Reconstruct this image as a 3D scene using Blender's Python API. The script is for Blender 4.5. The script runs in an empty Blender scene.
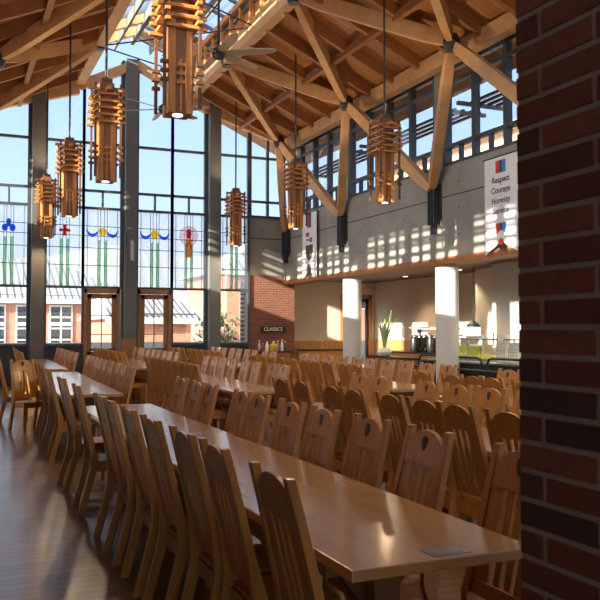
import bpy, bmesh, math, random
from math import sin, cos, radians as R, pi
from mathutils import Vector, Matrix
random.seed(7)
S = bpy.context.scene
C = S.collection

# ------------------------------------------------------------------ mesh builder
class MB:
    def __init__(s): s.b = bmesh.new()
    def box(s, x0, x1, y0, y1, z0, z1):
        v = [s.b.verts.new(p) for p in ((x0,y0,z0),(x1,y0,z0),(x1,y1,z0),(x0,y1,z0),(x0,y0,z1),(x1,y0,z1),(x1,y1,z1),(x0,y1,z1))]
        for f in ((3,2,1,0),(4,5,6,7),(0,1,5,4),(1,2,6,5),(2,3,7,6),(3,0,4,7)): s.b.faces.new([v[i] for i in f])
        return s
    def hexa(s, a, c):            # two quads (4 points each), joined
        v = [s.b.verts.new(p) for p in list(a)+list(c)]
        for f in ((3,2,1,0),(4,5,6,7),(0,1,5,4),(1,2,6,5),(2,3,7,6),(3,0,4,7)): s.b.faces.new([v[i] for i in f])
        return s
    def loft(s, rings, closed_ends=True):
        vs = [[s.b.verts.new(p) for p in r] for r in rings]
        n = len(rings[0])
        for a, c in zip(vs, vs[1:]):
            for i in range(n): s.b.faces.new((a[i], a[(i+1)%n], c[(i+1)%n], c[i]))
        if closed_ends:
            s.b.faces.new(list(reversed(vs[0]))); s.b.faces.new(vs[-1])
        return s
    def beam(s, p, q, w, h, up=(0,0,1), taper=None, n=1):   # rectangular bar from p to q; taper = list of (t, scale)
        p, q = Vector(p), Vector(q); d = (q-p).normalized()
        u = d.cross(Vector(up))
        if u.length < 1e-4: u = d.cross(Vector((1,0,0)))
        u.normalize(); n_ = u.cross(d).normalized()
        rings = []
        for t, k in (taper or ((0,1),(1,1))):
            c = p.lerp(q, t); a = u*(w*k/2); e = n_*(h*k/2)
            rings.append([c-a-e, c+a-e, c+a+e, c-a+e])
        return s.loft(rings)
    def tube(s, pts, r, n=8):
        pts = [Vector(p) for p in pts]; rings = []
        for i, p in enumerate(pts):
            d = (pts[min(i+1, len(pts)-1)]-pts[max(i-1, 0)]).normalized()
            u = d.cross(Vector((0,0,1)))
            if u.length < 1e-3: u = d.cross(Vector((1,0,0)))
            u.normalize(); w = u.cross(d)
            rr = r[i] if isinstance(r, (list, tuple)) else r
            rings.append([p+u*rr*cos(2*pi*k/n)+w*rr*sin(2*pi*k/n) for k in range(n)])
        return s.loft(rings)
    def lathe(s, prof, n=20, c=(0,0,0)):
        c = Vector(c)
        return s.loft([[c+Vector((r*cos(2*pi*k/n), r*sin(2*pi*k/n), z)) for k in range(n)] for r, z in prof])
    def prism(s, poly, f0, f1):   # poly of 2d points, f maps 2d -> 3d
        return s.loft([[f0(*p) for p in poly], [f1(*p) for p in poly]])
    def build(s, name, mat, parent=None, smooth=False, bevel=0, loc=None):
        bmesh.ops.recalc_face_normals(s.b, faces=s.b.faces)
        me = bpy.data.meshes.new(name)
        s.b.to_mesh(me); s.b.free()
        if mat: me.materials.append(mat)
        if smooth:
            for p in me.polygons: p.use_smooth = True
            me.set_sharp_from_angle(angle=R(40))
        o = bpy.data.objects.new(name, me); C.objects.link(o)
        if parent: o.parent = parent
        if loc: o.location = loc
        if bevel:
            m = o.modifiers.new('bevel', 'BEVEL'); m.width = bevel; m.segments = 2; m.limit_method = 'ANGLE'
        return o

def tag(o, label=None, cat=None, group=None, kind=None):
    if label: o['label'] = label
    if cat: o['category'] = cat
    if group: o['group'] = group
    if kind: o['kind'] = kind
    return o
def thing(name, label, cat, loc=(0,0,0), rz=0, group=None, kind=None):
    o = bpy.data.objects.new(name, None); C.objects.link(o)
    o.location = loc; o.rotation_euler = (0,0,rz); o.empty_display_size = .1
    return tag(o, label, cat, group, kind)
def dup(root, loc, rz, label, group=None):
    r = root.copy(); C.objects.link(r); r.location = loc; r.rotation_euler = (0,0,rz); r['label'] = label
    if group: r['group'] = group
    for ch in list(root.children):
        c = ch.copy(); C.objects.link(c); c.parent = r
        for g in ch.children:
            d = g.copy(); C.objects.link(d); d.parent = c
    return r
ORD = ['','first','second','third','fourth','fifth','sixth','seventh','eighth','ninth','tenth','eleventh','twelfth','thirteenth','fourteenth']

# ------------------------------------------------------------------ materials
def nt(name):
    m = bpy.data.materials.new(name); m.use_nodes = True
    t = m.node_tree; t.nodes.clear()
    o = t.nodes.new('ShaderNodeOutputMaterial')
    return m, t, o
def N(t, k, **kw):
    n = t.nodes.new('ShaderNode'+k)
    for a, v in kw.items(): setattr(n, a, v)
    return n
def L(t, a, b): t.links.new(a, b)
def mathn(t, op, a, b=None):
    n = N(t, 'Math', operation=op)
    for i, x in enumerate((a, b)):
        if x is None: continue
        if isinstance(x, (int, float)): n.inputs[i].default_value = x
        else: L(t, x, n.inputs[i])
    return n.outputs[0]
def mixc(t, fac, a, b, mode='MIX'):
    n = N(t, 'Mix', data_type='RGBA', blend_type=mode)
    for i, x in ((0, fac), (6, a), (7, b)):
        if isinstance(x, (int, float)): n.inputs[i].default_value = x
        elif isinstance(x, tuple): n.inputs[i].default_value = (*x, 1)
        else: L(t, x, n.inputs[i])
    return n.outputs[2]
def mat(name, c1, c2=None, rough=.5, scale=(4,4,4), metal=0, bump=0, rnd=0, coat=0, spec=.5, world=False, detail=5):
    m, t, o = nt(name); b = N(t, 'BsdfPrincipled')
    b.inputs['Roughness'].default_value = rough; b.inputs['Metallic'].default_value = metal
    b.inputs['Coat Weight'].default_value = coat; b.inputs['Coat Roughness'].default_value = .12
    b.inputs['Specular IOR Level'].default_value = spec
    L(t, b.outputs[0], o.inputs[0])
    c2 = c2 or tuple(x*.8 for x in c1)
    tc = N(t, 'TexCoord'); mp = N(t, 'Mapping'); mp.inputs['Scale'].default_value = scale
    if world: L(t, N(t, 'NewGeometry').outputs['Position'], mp.inputs[0])
    else: L(t, tc.outputs['Object'], mp.inputs[0])
    vec = mp.outputs[0]
    if rnd:
        oi = N(t, 'ObjectInfo'); va = N(t, 'VectorMath', operation='ADD')
        cmb = N(t, 'CombineXYZ'); r9 = mathn(t, 'MULTIPLY', oi.outputs['Random'], 37.0)
        for i in range(3): L(t, r9, cmb.inputs[i])
        L(t, vec, va.inputs[0]); L(t, cmb.outputs[0], va.inputs[1]); vec = va.outputs[0]
    nz = N(t, 'TexNoise'); nz.inputs['Scale'].default_value = 1; nz.inputs['Detail'].default_value = detail; nz.inputs['Roughness'].default_value = .6
    L(t, vec, nz.inputs['Vector'])
    rp = N(t, 'ValToRGB'); rp.color_ramp.elements[0].position = .32; rp.color_ramp.elements[1].position = .68
    rp.color_ramp.elements[0].color = (*c1, 1); rp.color_ramp.elements[1].color = (*c2, 1)
    L(t, nz.outputs['Fac'], rp.inputs[0]); col = rp.outputs[0]
    if rnd:
        hs = N(t, 'HueSaturation'); L(t, col, hs.inputs['Color'])
        k = mathn(t, 'MULTIPLY_ADD', oi.outputs['Random'], rnd); t.nodes[-1].inputs[2].default_value = 1-rnd/2
        L(t, k, hs.inputs['Value']); col = hs.outputs[0]
    L(t, col, b.inputs['Base Color'])
    if bump:
        bp = N(t, 'Bump'); bp.inputs['Strength'].default_value = bump; bp.inputs['Distance'].default_value = .02
        L(t, nz.outputs['Fac'], bp.inputs['Height']); L(t, bp.outputs[0], b.inputs['Normal'])
    return m
def planks(name, c1, c2, along, width, rough, coat=0, length=2.4, gap=(.02,.01,.006), coords=None):
    m, t, o = nt(name); b = N(t, 'BsdfPrincipled'); L(t, b.outputs[0], o.inputs[0])
    b.inputs['Roughness'].default_value = rough; b.inputs['Coat Weight'].default_value = coat; b.inputs['Coat Roughness'].default_value = .15
    g = N(t, 'NewGeometry'); sp = N(t, 'SeparateXYZ'); L(t, g.outputs['Position'], sp.inputs[0])
    cb = N(t, 'CombineXYZ')
    L(t, sp.outputs['X' if along == 'X' else 'Y'], cb.inputs[0]); L(t, sp.outputs['Y' if along == 'X' else 'X'], cb.inputs[1])
    br = N(t, 'TexBrick', offset=.37, offset_frequency=2)
    br.inputs['Scale'].default_value = 1; br.inputs['Mortar Size'].default_value = .004; br.inputs['Brick Width'].default_value = length; br.inputs['Row Height'].default_value = width
    br.inputs['Color1'].default_value = (*c1, 1); br.inputs['Color2'].default_value = (*c2, 1); br.inputs['Mortar'].default_value = (*gap, 1)
    L(t, cb.outputs[0], br.inputs['Vector'])
    mp = N(t, 'Mapping'); mp.inputs['Scale'].default_value = (2.5, 30, 30); L(t, cb.outputs[0], mp.inputs[0])
    nz = N(t, 'TexNoise'); nz.inputs['Scale'].default_value = 1; nz.inputs['Detail'].default_value = 6; L(t, mp.outputs[0], nz.inputs['Vector'])
    L(t, mixc(t, nz.outputs['Fac'], br.outputs['Color'], mixc(t, 1.0, br.outputs['Color'], (.55,.5,.45), 'MULTIPLY')), b.inputs['Base Color'])
    return m
def brickmat(name, c1, c2, mortar, bw=.21, rh=.072):
    m, t, o = nt(name); b = N(t, 'BsdfPrincipled'); L(t, b.outputs[0], o.inputs[0]); b.inputs['Roughness'].default_value = .85
    g = N(t, 'NewGeometry'); sp = N(t, 'SeparateXYZ'); L(t, g.outputs['Position'], sp.inputs[0])
    cb = N(t, 'CombineXYZ'); L(t, mathn(t, 'ADD', sp.outputs[0], sp.outputs[1]), cb.inputs[0]); L(t, sp.outputs[2], cb.inputs[1])
    br = N(t, 'TexBrick'); br.inputs['Scale'].default_value = 1; br.inputs['Mortar Size'].default_value = .006
    br.inputs['Brick Width'].default_value = bw; br.inputs['Row Height'].default_value = rh
    br.inputs['Color1'].default_value = (*c1, 1); br.inputs['Color2'].default_value = (*c2, 1); br.inputs['Mortar'].default_value = (*mortar, 1)
    L(t, cb.outputs[0], br.inputs['Vector']); L(t, br.outputs['Color'], b.inputs['Base Color'])
    return m
def glassmat(name, tint=(.96,.98,.98), gloss=.09):
    m, t, o = nt(name); a = N(t, 'BsdfTransparent'); a.inputs[0].default_value = (*tint, 1)
    gl = N(t, 'BsdfGlossy'); gl.inputs['Roughness'].default_value = .02
    lw = N(t, 'LayerWeight'); lw.inputs[0].default_value = .5
    fc = mathn(t, 'MULTIPLY_ADD', mathn(t, 'POWER', lw.outputs['Facing'], 4.0), .75); t.nodes[-1].inputs[2].default_value = .03
    mx = N(t, 'MixShader'); L(t, fc, mx.inputs[0]); L(t, a.outputs[0], mx.inputs[1]); L(t, gl.outputs[0], mx.inputs[2])
    L(t, mx.outputs[0], o.inputs[0]); return m
def emit(name, c, s):
    m, t, o = nt(name); e = N(t, 'Emission'); e.inputs[0].default_value = (*c, 1); e.inputs[1].default_value = s
    L(t, e.outputs[0], o.inputs[0]); return m
def seedglass(name, tint, body):      # coloured art glass: lets tinted light through, slightly milky
    m, t, o = nt(name); a = N(t, 'BsdfTransparent'); a.inputs[0].default_value = (*tint, 1)
    d = N(t, 'BsdfTranslucent'); d.inputs[0].default_value = (*body, 1)
    mx = N(t, 'MixShader'); mx.inputs[0].default_value = .25
    L(t, a.outputs[0], mx.inputs[1]); L(t, d.outputs[0], mx.inputs[2]); L(t, mx.outputs[0], o.inputs[0]); return m

M = {}
M['chair'] = mat('oak_chair', (.50,.22,.042), (.35,.145,.027), .40, (18,18,2.2), rnd=.13, coat=.22)
M['emblem'] = mat('dark_emblem', (.07,.035,.02), (.045,.022,.012), .5)
M['table'] = mat('maple_top', (.50,.28,.11), (.41,.215,.08), .23, (14,1.2,8), coat=.55)
M['tleg'] = mat('table_leg_wood', (.22,.10,.04), (.17,.075,.03), .45, (16,16,2))
M['timber'] = mat('fir_timber', (.58,.34,.16), (.47,.25,.105), .55, (3,3,3), rnd=.15, world=True)
M['rafter'] = mat('dark_rafter_wood', (.31,.125,.04), (.24,.092,.03), .6, (3,3,3), world=True)
M['deck'] = planks('deck_planks', (.52,.235,.078), (.42,.18,.058), 'X', .14, .6, length=4)
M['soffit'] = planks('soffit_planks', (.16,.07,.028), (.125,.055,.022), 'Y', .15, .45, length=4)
M['floor'] = planks('floor_planks', (.36,.225,.13), (.27,.16,.09), 'X', .11, .30, coat=.3, length=1.8)
M['lampwood'] = mat('pendant_cedar', (.58,.25,.07), (.46,.18,.045), .45, (6,6,2.5), rnd=.2)
M['lampmid'] = mat('pendant_brown_panel', (.27,.115,.045), (.20,.08,.03), .5, (6,6,2))
M['lampdark'] = mat('pendant_walnut', (.16,.07,.03), (.11,.045,.02), .45, (6,6,2))
M['curb'] = mat('orange_cedar', (.60,.28,.09), (.50,.22,.065), .5, (3,3,3), world=True)
M['steel'] = mat('dark_steel', (.045,.05,.056), (.035,.038,.042), .45, (5,5,5), metal=.3)
M['frame'] = mat('window_frame_paint', (.055,.065,.08), (.045,.052,.062), .45, (3,3,3))
M['column'] = mat('grey_cladding', (.13,.13,.128), (.105,.105,.102), .7, (3,3,3), world=True)
M['white'] = mat('grey_white_column_paint', (.55,.55,.53), (.50,.50,.48), .6, (3,3,3))
M['cream'] = mat('cream_wall', (.66,.57,.45), (.62,.53,.42), .75, (1,1,1), world=True)
M['grey'] = mat('pale_grey_wall', (.60,.57,.53), (.56,.53,.5), .75, (1,1,1), world=True)
M['orange'] = mat('orange_wainscot', (.52,.26,.09), (.44,.20,.065), .45, (10,10,1.5), world=True)
M['doorwood'] = mat('door_wood', (.30,.135,.05), (.23,.10,.036), .45, (10,10,1.5), world=True)
M['glass'] = glassmat('clear_glass')
M['brick'] = brickmat('red_brick', (.21,.068,.036), (.15,.048,.028), (.20,.16,.13))
M['exbrick'] = brickmat('outside_brick', (.40,.155,.09), (.33,.12,.07), (.40,.31,.25), .4, .13)
M['exroof'] = mat('metal_roofing', (.33,.335,.34), (.27,.275,.285), .6, (.4,.4,.4), world=True)
M['seam'] = mat('roof_seam', (.06,.065,.075), None, .5)
M['exwhite'] = mat('white_trim_paint', (.55,.54,.51), None, .6)
M['exglass'] = mat('dark_window_glass', (.03,.035,.04), None, .15)
M['exgrey'] = mat('blue_grey_parapet', (.055,.065,.078), (.045,.053,.063), .8, (1,1,1), world=True)
M['ground'] = mat('paving', (.42,.41,.39), (.36,.35,.33), .9, (.6,.6,.6), world=True)
M['hill'] = mat('hazy_hill', (.27,.29,.31), (.22,.24,.26), 1, (.02,.02,.02), world=True)
M['lead'] = mat('lead_came', (.05,.055,.06), None, .5)
M['chrome'] = mat('brushed_steel', (.42,.43,.45), (.34,.35,.37), .28, (3,40,40), metal=1)
M['black'] = mat('black_plastic', (.015,.016,.018), None, .4)
M['fan'] = mat('fan_blade_wood', (.48,.37,.25), (.42,.32,.21), .5, (3,3,3))
M['banner'] = mat('banner_cloth', (.78,.79,.82), (.74,.75,.79), .8, (2,2,2))
M['ink'] = mat('dark_ink', (.03,.03,.045), None, .7)
M['red'] = mat('red_print', (.70,.06,.03), None, .7)
M['navy'] = mat('navy_print', (.03,.06,.16), None, .7)
M['blue'] = mat('blue_print', (.04,.22,.60), None, .7)
M['shield'] = mat('brown_shield', (.10,.06,.045), None, .7)
M['leaf'] = mat('pale_green_leaf', (.42,.52,.27), (.30,.42,.18), .45, (20,20,3))
M['bush'] = mat('dark_bush', (.07,.10,.04), (.04,.06,.025), .8, (9,9,9))
M['yellow'] = mat('mustard_yellow', (.72,.46,.04), None, .4)
M['ketch'] = mat('ketchup_red', (.45,.03,.02), None, .4)
M['plate'] = mat('white_china', (.86,.84,.78), None, .3)
M['green'] = mat('lettuce_green', (.38,.48,.08), (.55,.52,.10), .6, (14,14,14))
M['bulb'] = emit('warm_lamp', (1,.62,.25), 5)
M['warm'] = emit('heat_lamp_glass', (1,.86,.62), 3.0)
M['down'] = emit('downlight', (1,.85,.62), 3)
def concrete():
    m, t, o = nt('cast_concrete'); b = N(t, 'BsdfPrincipled'); L(t, b.outputs[0], o.inputs[0]); b.inputs['Roughness'].default_value = .75
    g = N(t, 'NewGeometry'); sp = N(t, 'SeparateXYZ'); L(t, g.outputs['Position'], sp.inputs[0])
    nz = N(t, 'TexNoise'); nz.inputs['Scale'].default_value = 1.3; nz.inputs['Detail'].default_value = 8; L(t, g.outputs['Position'], nz.inputs['Vector'])
    rp = N(t, 'ValToRGB'); rp.color_ramp.elements[0].position = .3; rp.color_ramp.elements[1].position = .7
    rp.color_ramp.elements[0].color = (.235,.225,.205,1); rp.color_ramp.elements[1].color = (.33,.315,.29,1); L(t, nz.outputs['Fac'], rp.inputs[0])
    # pour joint and tie holes
    j = mathn(t, 'LESS_THAN', mathn(t, 'ABSOLUTE', mathn(t, 'SUBTRACT', sp.outputs[2], 4.42)), .014)
    fy = mathn(t, 'SUBTRACT', mathn(t, 'FRACT', mathn(t, 'MULTIPLY', mathn(t, 'ADD', sp.outputs[1], sp.outputs[0]), 1/1.1)), .5)
    fz = mathn(t, 'SUBTRACT', mathn(t, 'FRACT', mathn(t, 'MULTIPLY', sp.outputs[2], 1/.55)), .5)
    d = mathn(t, 'ADD', mathn(t, 'POWER', mathn(t, 'MULTIPLY', fy, 1.1), 2.0), mathn(t, 'POWER', mathn(t, 'MULTIPLY', fz, .55), 2.0))
    h = mathn(t, 'LESS_THAN', d, .0005)
    L(t, mixc(t, mathn(t, 'MAXIMUM', j, h), rp.outputs[0], (.06,.06,.058)), b.inputs['Base Color'])
    return m
M['concrete'] = concrete()
def pillar_brick():
    m, t, o = nt('pillar_bricks'); b = N(t, 'BsdfPrincipled'); L(t, b.outputs[0], o.inputs[0]); b.inputs['Roughness'].default_value = .8
    g = N(t, 'NewGeometry'); rp = N(t, 'ValToRGB'); cr = rp.color_ramp; cr.interpolation = 'CONSTANT'
    cols = [(.34,.11,.06),(.26,.085,.055),(.40,.14,.075),(.22,.085,.06),(.33,.11,.06),(.42,.155,.085),(.28,.095,.055),(.15,.08,.07)]
    cr.elements[0].color = (*cols[0],1); cr.elements[1].position = 1/8; cr.elements[1].color = (*cols[1],1)
    for i in range(2, 8):
        e = cr.elements.new(i/8); e.color = (*cols[i],1)
    L(t, g.outputs['Random Per Island'], rp.inputs[0])
    nz = N(t, 'TexNoise'); nz.inputs['Scale'].default_value = 45; nz.inputs['Detail'].default_value = 6; L(t, g.outputs['Position'], nz.inputs['Vector'])
    L(t, mixc(t, nz.outputs['Fac'], rp.outputs[0], mixc(t, 1.0, rp.outputs[0], (.45,.42,.4), 'MULTIPLY')), b.inputs['Base Color'])
    bp = N(t, 'Bump'); bp.inputs['Strength'].default_value = .5; bp.inputs['Distance'].default_value = .004; L(t, nz.outputs['Fac'], bp.inputs['Height']); L(t, bp.outputs[0], b.inputs['Normal'])
    return m
M['pbrick'] = pillar_brick()
M['mortar'] = mat('mortar', (.52,.44,.35), (.44,.37,.29), .9, (40,40,40), world=True)

# ------------------------------------------------------------------ room dimensions
XL, XR, YF, YB = .15, 9.68, 23.5, -9.0
XC = (XL+XR)/2
ZW, ZS, ZT, ZE = 3.13, 5.07, 5.50, 7.25      # wall underside, clerestory sill, transom, eave
SL = .455
def deck_z(x): return ZE+.2+SL*(XR-x if x > XC else x-XL)
CR, CL = 6.6, 3.3                            # chord lines
def st(name, mb, m, parent=None, label=None, cat=None, **k):
    o = mb.build(name, m, parent, **k)
    if not parent: tag(o, label, cat, None, 'structure')
    return o

# ------------------------------------------------------------------ floor, walls
st('floor', MB().box(-4.2, 14.4, YB, 24.2, -.2, 0), M['floor'])
st('wall_right', MB().box(XR, XR+.35, YB, YF+.4, ZW, ZS), M['concrete'], label='raw concrete upper wall above the servery opening', cat='wall')
st('wall_left', MB().box(XL-.4, XL, YB, YF+.4, ZW, ZS), M['concrete'])
st('trim_1', MB().box(XR-.03, XR+.42, YB, YF, ZW-.13, ZW), M['rafter'])
st('trim_2', MB().box(XL-.45, XL+.03, YB, YF, ZW-.13, ZW), M['rafter'])
# far wall: brick stub with concrete above, low base under the glass
XG = 8.49
st('wall_far', MB().box(XG, XR+.35, YF, YF+.4, 0, 3.28), M['brick'], label='brick end wall under pale concrete beside the servery', cat='wall')
st('wall_far_concrete', MB().box(XG, XR, YF, YF+.4, 3.28, ZS), M['concrete'])
st('wall_far_base', MB().box(-.25, 3.495, YF+.02, YF+.3, 0, 1.12).box(6.02, XG, YF+.02, YF+.3, 0, 1.12), M['exgrey'])
DPX = [2.2, 4.77, 7.3]
for i, x in enumerate(DPX):
    z1 = deck_z(x)-.1
    mb = MB().box(x-.17, x+.17, YF-.32, YF+.2, 0, z1)
    st('column', mb, M['column'], label=['tall grey column in the glass wall near the aisle', 'tall grey column between the two wooden doors', 'tall grey column beside the brick end wall'][i], cat='column')
    st('trim_%d' % (10+i), MB().box(x-.235, x-.17, YF-.1, YF+.1, 0, z1).box(x+.17, x+.235, YF-.1, YF+.1, 0, z1), M['frame'])
st('trim_15', MB().box(4.99, 5.0, YF-.02, YF+.1, 0, 1.1).box(4.50, 4.92, YF-.40, YF-.33, 0, 1.32), M['doorwood'])

# windows of the far wall -------------------------------------------------
lead_cols = {}
SG = {}
for k, (tint, body) in {'green': ((.55,.80,.55), (.4,.6,.4)), 'blue': ((.10,.28,.85), (.1,.25,.8)), 'yellow': ((.95,.75,.08), (.9,.7,.1)),
        'red': ((.75,.05,.08), (.7,.05,.08)), 'orange': ((.85,.42,.12), (.8,.4,.12)), 'pink': ((.95,.75,.78), (.8,.6,.62)), 'milk': ((.94,.95,.95), (.85,.86,.86))}.items():
    SG[k] = seedglass('stained_'+k, tint, body)
ZH = 2.79
def disc(mb, cx, cz, r, y, n=16, sx=1, sz=1):
    mb.prism([(cx+r*sx*cos(2*pi*k/n), cz+r*sz*sin(2*pi*k/n)) for k in range(n)], lambda a, b: Vector((a, y-.004, b)), lambda a, b: Vector((a, y+.004, b)))
def poly(mb, pts, y):
    mb.prism(pts, lambda a, b: Vector((a, y-.004, b)), lambda a, b: Vector((a, y+.004, b)))
def stained(par, x0, x1, kind):
    xc = (x0+x1)/2; w = x1-x0; y = YF-.02
    panel = MB().box(x0+.03, x1-.03, YF-.004, YF+.004, ZH+.03, ZS-.03).build('stained_glass_panel', SG['milk'], par)
    ld = MB()
    for dx in (-.42*w, -.13*w, -.055*w, .055*w, .13*w, .42*w): ld.box(xc+dx-.0065, xc+dx+.0065, y-.01, y+.01, ZH, ZS)
    for z in (3.42, 3.92, 4.27, 4.55): ld.box(x0, x1, y-.01, y+.01, z-.009, z+.009)
    ld.build('leading', M['lead'], panel)
    g = MB()
    for s in (-1, 1): g.box(xc+s*.092*w-.03*w, xc+s*.092*w+.03*w, y-.005, y+.005, ZH+.03, 4.15)
    g.build('green_glass_strip', SG['green'], panel)
    ez = 4.40
    if kind == 'blue':
        e = MB(); disc(e, xc, ez+.14, .09, y, sx=.7, sz=1.3); disc(e, xc-.10, ez, .10, y, sx=.8); disc(e, xc+.10, ez, .10, y, sx=.8); e.build('blue_trefoil', SG['blue'], panel)
    elif kind == 'cross':
        e = MB(); poly(e, [(xc-.04,ez-.16),(xc+.04,ez-.16),(xc+.04,ez-.04),(xc+.15,ez-.04),(xc+.15,ez+.04),(xc+.04,ez+.04),(xc+.04,ez+.16),(xc-.04,ez+.16),(xc-.04,ez+.04),(xc-.15,ez+.04),(xc-.15,ez-.04),(xc-.04,ez-.04)], y)
        e.build('red_cross', SG['red'], panel)
    elif kind == 'sun':
        e = MB(); disc(e, xc, ez, .12, y); e.build('yellow_disc', SG['yellow'], panel)
        for s in (-1, 1):
            top = [(.13, .02), (.22, -.05), (.30, -.07), (.38, -.05), (.47, .08)]; bot = [(.47, .0), (.40, -.13), (.30, -.17), (.2, -.13), (.13, -.06)]
            e = MB(); poly(e, [(xc+s*a*w/1.05, ez+b) for a, b in top+bot], y); e.build('blue_swag', SG['blue'], panel)
    elif kind == 'torch':
        e = MB(); disc(e, xc, ez+.06, .10, y, sx=.8, sz=1.5); e.build('red_flame', SG['red'], panel)
        e = MB().box(xc-.09, xc+.09, y-.006, y+.006, 3.75, ez-.1); e.build('orange_stem', SG['orange'], panel)
        e = MB(); disc(e, xc, ez, .30, y+.012, n=20); e.build('pink_halo', SG['pink'], panel)
def farwin(n, x0, x1, halves, z0=1.12, label=''):
    """halves: list of (xa, xb, base_z, stained kind)"""
    root = thing('window_%d' % n, label, 'window', (0,0,0), kind='structure')
    f = MB(); g = MB()
    for xa, xb, zb, kind in halves:
        za, zc = deck_z(xa)-.02, deck_z(xb)-.02
        for x, z in ((xa, za), (xb, zc)): f.box(x-.035, x+.035, YF-.06, YF+.06, zb, z)
        for z in ((zb+.03,) if zb < 2.7 else ())+(ZH, ZS, 5.57, 6.95): f.box(xa, xb, YF-.055, YF+.055, z-.035, z+.035)
        xm = (xa+xb)/2
        f.box(xm-.025, xm+.025, YF-.05, YF+.05, ZS, 5.57)
        g.hexa([(xa,YF+.01,zb),(xb,YF+.01,zb),(xb,YF+.02,zb),(xa,YF+.02,zb)], [(xa,YF+.01,za),(xb,YF+.01,zc),(xb,YF+.02,zc),(xa,YF+.02,za)])
    f.build('window_frame', M['frame'], root); g.build('glazing', M['glass'], root)
    for xa, xb, zb, kind in halves:
        if kind: stained(root, xa+.035, xb-.035, kind)
    return root
farwin(1, -.2, 1.97, [(-.2, .93, 1.12, None), (.93, 1.97, 1.12, 'blue')], label='aisle-side bay of the glass wall with a blue trefoil')
farwin(2, 2.43, 4.54, [(2.43, 3.46, 1.12, 'cross'), (3.46, 4.54, ZH, 'sun')], label='glass wall bay with red cross and blue swags')
farwin(3, 5.0, 7.07, [(5.0, 6.05, ZH, 'sun'), (6.05, 7.07, 1.12, 'torch')], label='glass wall bay with blue swags and a red torch')
farwin(4, 7.53, XG-.03, [(7.53, XG-.03, 1.12, 'plain')], label='narrow glass wall bay beside the brick end wall')
w = thing('window_5', 'glazing above the concrete end wall in the corner', 'window', kind='structure')
f = MB()
for x in (XG+.03, 9.1, XR-.03): f.box(x-.035, x+.035, YF-.06, YF+.06, ZS, deck_z(x)-.02)
for z in (ZS+.03, 5.57, 6.95): f.box(XG, XR, YF-.055, YF+.055, z-.035, z+.035)
f.build('window_frame', M['frame'], w)
MB().hexa([(XG,YF+.01,ZS),(XR,YF+.01,ZS),(XR,YF+.02,ZS),(XG,YF+.02,ZS)], [(XG,YF+.01,deck_z(XG)),(XR,YF+.01,deck_z(XR)),(XR,YF+.02,deck_z(XR)),(XG,YF+.02,deck_z(XG))]).build('glazing', M['glass'], w)
# doors -------------------------------------------------------------------
def door(n, x0, x1, label):
    d = thing('door_%d' % n, label, 'door', ((x0+x1)/2, YF, 0), kind='structure')
    w = (x1-x0)/2
    fr = MB().box(-w, -w+.09, -.09, .09, 0, 2.76).box(w-.09, w, -.09, .09, 0, 2.76).box(-w, w, -.09, .09, 2.62, 2.76)
    fr.build('door_frame', M['doorwood'], d, bevel=.008)
    a = w-.09
    lf = MB().box(-a, -a+.13, -.03, .03, .02, 2.61).box(a-.13, a, -.03, .03, .02, 2.61).box(-a, a, -.03, .03, 2.47, 2.61).box(-a, a, -.03, .03, .02, .95)
    leaf = lf.build('door_leaf', M['doorwood'], d, bevel=.006)
    b = a-.13
    MB().box(-.013, .013, -.02, .02, .95, 2.47).box(-b, b, -.02, .02, 1.43, 1.455).box(-b, b, -.02, .02, 1.97, 1.995).build('glazing_bars', M['frame'], leaf)
    MB().box(-b, b, -.004, .004, .95, 2.47).build('door_glass', M['glass'], leaf)
    MB().tube([(a-.065,-.07,.92),(a-.065,-.07,1.18)], .012).box(a-.075, a-.055, -.08, -.02, .93, .95).box(a-.075, a-.055, -.08, -.02, 1.15, 1.17).build('door_handle', M['steel'], leaf)
    MB().box(-a+.1, a-.1, -.075, -.045, .98, 1.04).build('push_bar', M['steel'], leaf)
door(1, 3.49, 4.50, 'wooden glazed door under the red cross bay, aisle side of the middle column')
door(2, 5.02, 6.02, 'wooden glazed door on the servery side of the middle column')

# clerestory --------------------------------------------------------------
GRID = [-8, -3.25, 1.25, 5.75, 10.25, 14.75, 19.25, YF]
def clerestory(side, n, ya, yb, label):
    x = XR+.12 if side > 0 else XL-.12
    root = thing('window_%d' % n, label, 'window', kind='structure')
    f = MB(); k = 4
    for i in range(k+1):
        y = ya+(yb-ya)*i/k; zl = ZS if side > 0 or i % 2 == 0 else 6.2
        f.box(x-.07, x+.07, y-.055, y+.055, zl, ZE)
        if i < k:
            ym = y+(yb-ya)/k/2
            if side > 0: f.box(x-.05, x+.05, ym-.03, ym+.03, ZS, ZT)
            else:  # unseen aisle side: upper bars added to break the sun into patches
                f.box(x-.05, x+.05, ym-.07, ym+.07, 6.2, ZE); f.box(x-.05, x+.05, y-.12, y+.12, 6.2, ZE)
    for z, h in ((ZS+.04, .05), (ZT, .045) if side > 0 else (6.26, .06), (6.86, .035), (ZE-.06, .07))+(() if side > 0 else ((6.53, .04), (6.74, .03), (7.03, .03))): f.box(x-.06, x+.06, ya, yb, z-h, z+h)
    f.build('window_frame', M['frame'], root)
    MB().box(x+.012, x+.018, ya, yb, ZS, ZE).build('glazing', M['glass'], root)
    return root
pos = ['', '', '', '', 'nearest the brick pillar', 'second from the brick pillar', 'third from the brick pillar', 'in the far corner']
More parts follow.
